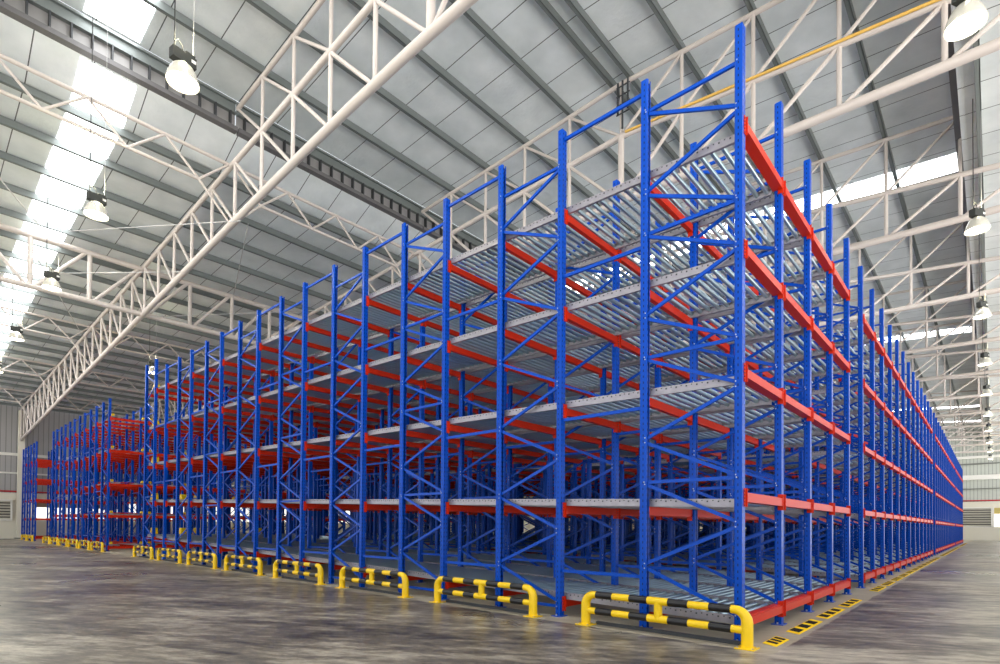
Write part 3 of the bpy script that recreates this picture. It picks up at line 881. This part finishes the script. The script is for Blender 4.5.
# ------------------------------------------------------------------ yellow and black guard rails
def barrier(y0, y1, label, detail=True):
    L = y1 - y0
    r = empty('guard_rail', (-0.30, y0, 0)); tag(r, label, 'guard rail', 'yellow and black guard rails beside the racks')
    zt, zl, R, rb, rp = 0.40, 0.19, 0.13, 0.044, 0.061
    seg = 14 if detail else 8
    # two bent legs
    for s, ye in ((1, 0.06), (-1, L-0.06)):
        pts = [(0, ye, 0.008), (0, ye, zt-R)]
        for k in range(1, 7):
            a = k/6*PI/2; pts.append((0, ye + s*R*(1-math.cos(a)), zt-R+R*math.sin(a)))
        pts.append((0, ye + s*(R+0.035), zt))
        q = MB(); q.tube(pts, [rp, rp] + [rp-(rp-rb-0.003)*k/6 for k in range(1, 7)] + [rb+0.003], seg); q.build('bent_leg', M['yellow'], r)
        q = MB(); q.box((0, ye, 0.006), (0.20, 0.20, 0.012))
        for sx, sy in ((-.075, -.075), (.075, -.075), (.075, .075), (-.075, .075)): q.tube([(sx, ye+sy, 0.012), (sx, ye+sy, 0.022)], 0.01, 6, mi=1)
        q.build('base_plate', [M['yellow'], M['zinc']], r)
    ya, yb = 0.06+R+0.03, L-0.06-R-0.03
    q = MB(); q.tube([(0, ya, zt), (0, yb, zt)], rb, seg); q.build('top_bar', M['yellow'], r)
    q = MB(); q.tube([(0, 0.06, zl), (0, L-0.06, zl)], rb, seg); q.build('lower_bar', M['yellow'], r)
    q = MB(); q.tube([(0, L/2, zl), (0, L/2, zt)], 0.05, seg)
    for z in (zt, zl): q.tube([(0, L/2-0.13, z), (0, L/2+0.13, z)], rb+0.004, seg)
    q.build('middle_post', M['yellow'], r)
    n = (L/2-0.13 - ya) / 3
    for z in (zt, zl):
        for st in (ya, L/2+0.13):
            for k in (0, 2):
                q = MB(); q.tube([(0, st+n*k, z), (0, st+n*(k+1), z)], rb+0.0025, seg); q.build('black_band', M['black'], r)
    q = MB(); q.box((0.13, L/2, 0.02), (0.05, L-0.3, 0.04)); q.build('floor_channel', M['dark'], r)
for k in range(8):
    y0 = -0.24 + 2.905*k
    barrier(y0, y0 + 2.14 + 0.02*k, 'yellow and black tubular guard rail, %s from the near rack corner' % nth(k+1), k < 5)
for k in range(6):
    y0 = 27.2 + 2.58*k
    barrier(y0, y0+2.1, 'yellow and black guard rail beside the second rack, %s from its aisle end' % nth(k+1), False)
for k in range(2):
    y0 = 46.4 + 2.7*k
    barrier(y0, y0+2.2, 'small yellow and black guard rail beside the farthest rack, %s' % ('nearer of the two' if k == 0 else 'farther of the two'), False)

# hatched floor markings along the right face
def marking(x, L, label):
    r = empty('floor_marking', (x, -0.30, 0)); tag(r, label, 'floor marking', 'yellow and black floor markings along the right rack face')
    t, w, sk = 0.006, 0.085, 0.0
    q = MB()
    P = [(0.0, -w), (L-0.12, -w), (L, w), (0.10, w)]
    q.add([(a, b_, 0.0005) for a, b_ in P] + [(a, b_, t) for a, b_ in P], [(0,3,2,1),(4,5,6,7),(0,1,5,4),(1,2,6,5),(2,3,7,6),(3,0,4,7)])
    q.build('yellow_plate', M['yellow_floor'], r)
    n = 3; step = (L-0.2)/n
    for k in range(n):
        a = 0.12 + step*k; bw = step*0.6
        q = MB(); P = [(a, -w+0.03), (a+bw, -w+0.03), (a+bw+0.07, w-0.012), (a+0.07, w-0.012)]
        q.add([(u, v, t) for u, v in P] + [(u, v, t+0.003) for u, v in P], [(0,3,2,1),(4,5,6,7),(0,1,5,4),(1,2,6,5),(2,3,7,6),(3,0,4,7)])
        q.build('black_stripe', M['black_floor'], r)
marking(0.0, 0.62, 'short yellow and black floor marking beside the near guard rail')
for k in range(1, 40):
    if k in (4, 17, 30): continue
    marking(xi(k)-0.60, 1.34, 'yellow and black floor marking along the right rack face, %s from the near corner' % nth(k+1))

# ------------------------------------------------------------------ light
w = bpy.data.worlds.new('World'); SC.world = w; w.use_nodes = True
# overcast white sky; brighter lower half added to light the roof from below
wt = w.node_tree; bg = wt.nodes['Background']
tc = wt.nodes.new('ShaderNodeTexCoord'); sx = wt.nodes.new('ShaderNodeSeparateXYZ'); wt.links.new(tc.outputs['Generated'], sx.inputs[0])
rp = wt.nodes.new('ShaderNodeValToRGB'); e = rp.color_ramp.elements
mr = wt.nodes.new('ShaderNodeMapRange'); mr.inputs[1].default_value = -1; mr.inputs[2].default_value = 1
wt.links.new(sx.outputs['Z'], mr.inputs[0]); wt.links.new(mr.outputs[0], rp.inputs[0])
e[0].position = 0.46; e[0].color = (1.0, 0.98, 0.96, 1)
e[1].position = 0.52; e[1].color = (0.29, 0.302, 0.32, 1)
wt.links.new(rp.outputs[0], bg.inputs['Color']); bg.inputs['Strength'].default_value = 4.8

# ------------------------------------------------------------------ camera
cam = bpy.data.cameras.new('Camera'); co = bpy.data.objects.new('Camera', cam); COL.objects.link(co)
yaw, pitch, roll = 0.73647, 0.01476, 0.00734
fw = Vector((math.cos(yaw)*math.cos(pitch), math.sin(yaw)*math.cos(pitch), math.sin(pitch)))
rt = Vector((math.sin(yaw), -math.cos(yaw), 0)); up = rt.cross(fw)
r2 = rt*math.cos(roll) + up*math.sin(roll); u2 = -rt*math.sin(roll) + up*math.cos(roll)
mw = Matrix(((r2.x, u2.x, -fw.x, -6.34759), (r2.y, u2.y, -fw.y, -2.11224), (r2.z, u2.z, -fw.z, 1.27824), (0, 0, 0, 1)))
co.matrix_world = mw
cam.sensor_width = 36; cam.lens = 543.148/1000*36; cam.shift_x = 0; cam.shift_y = (518.114-332)/1000
cam.clip_start = 0.05; cam.clip_end = 400
SC.camera = co

SC.view_settings.view_transform = 'Standard'; SC.view_settings.look = 'None'
SC.view_settings.gamma = 1; SC.view_settings.exposure = 0.0; SC.view_settings.use_curve_mapping = False
try:
    SC.cycles.use_denoising = True; SC.cycles.denoiser = 'OPENIMAGEDENOISE'
    SC.cycles.max_bounces = 8; SC.cycles.diffuse_bounces = 5; SC.cycles.glossy_bounces = 4
    SC.cycles.sample_clamp_indirect = 6
except Exception: pass
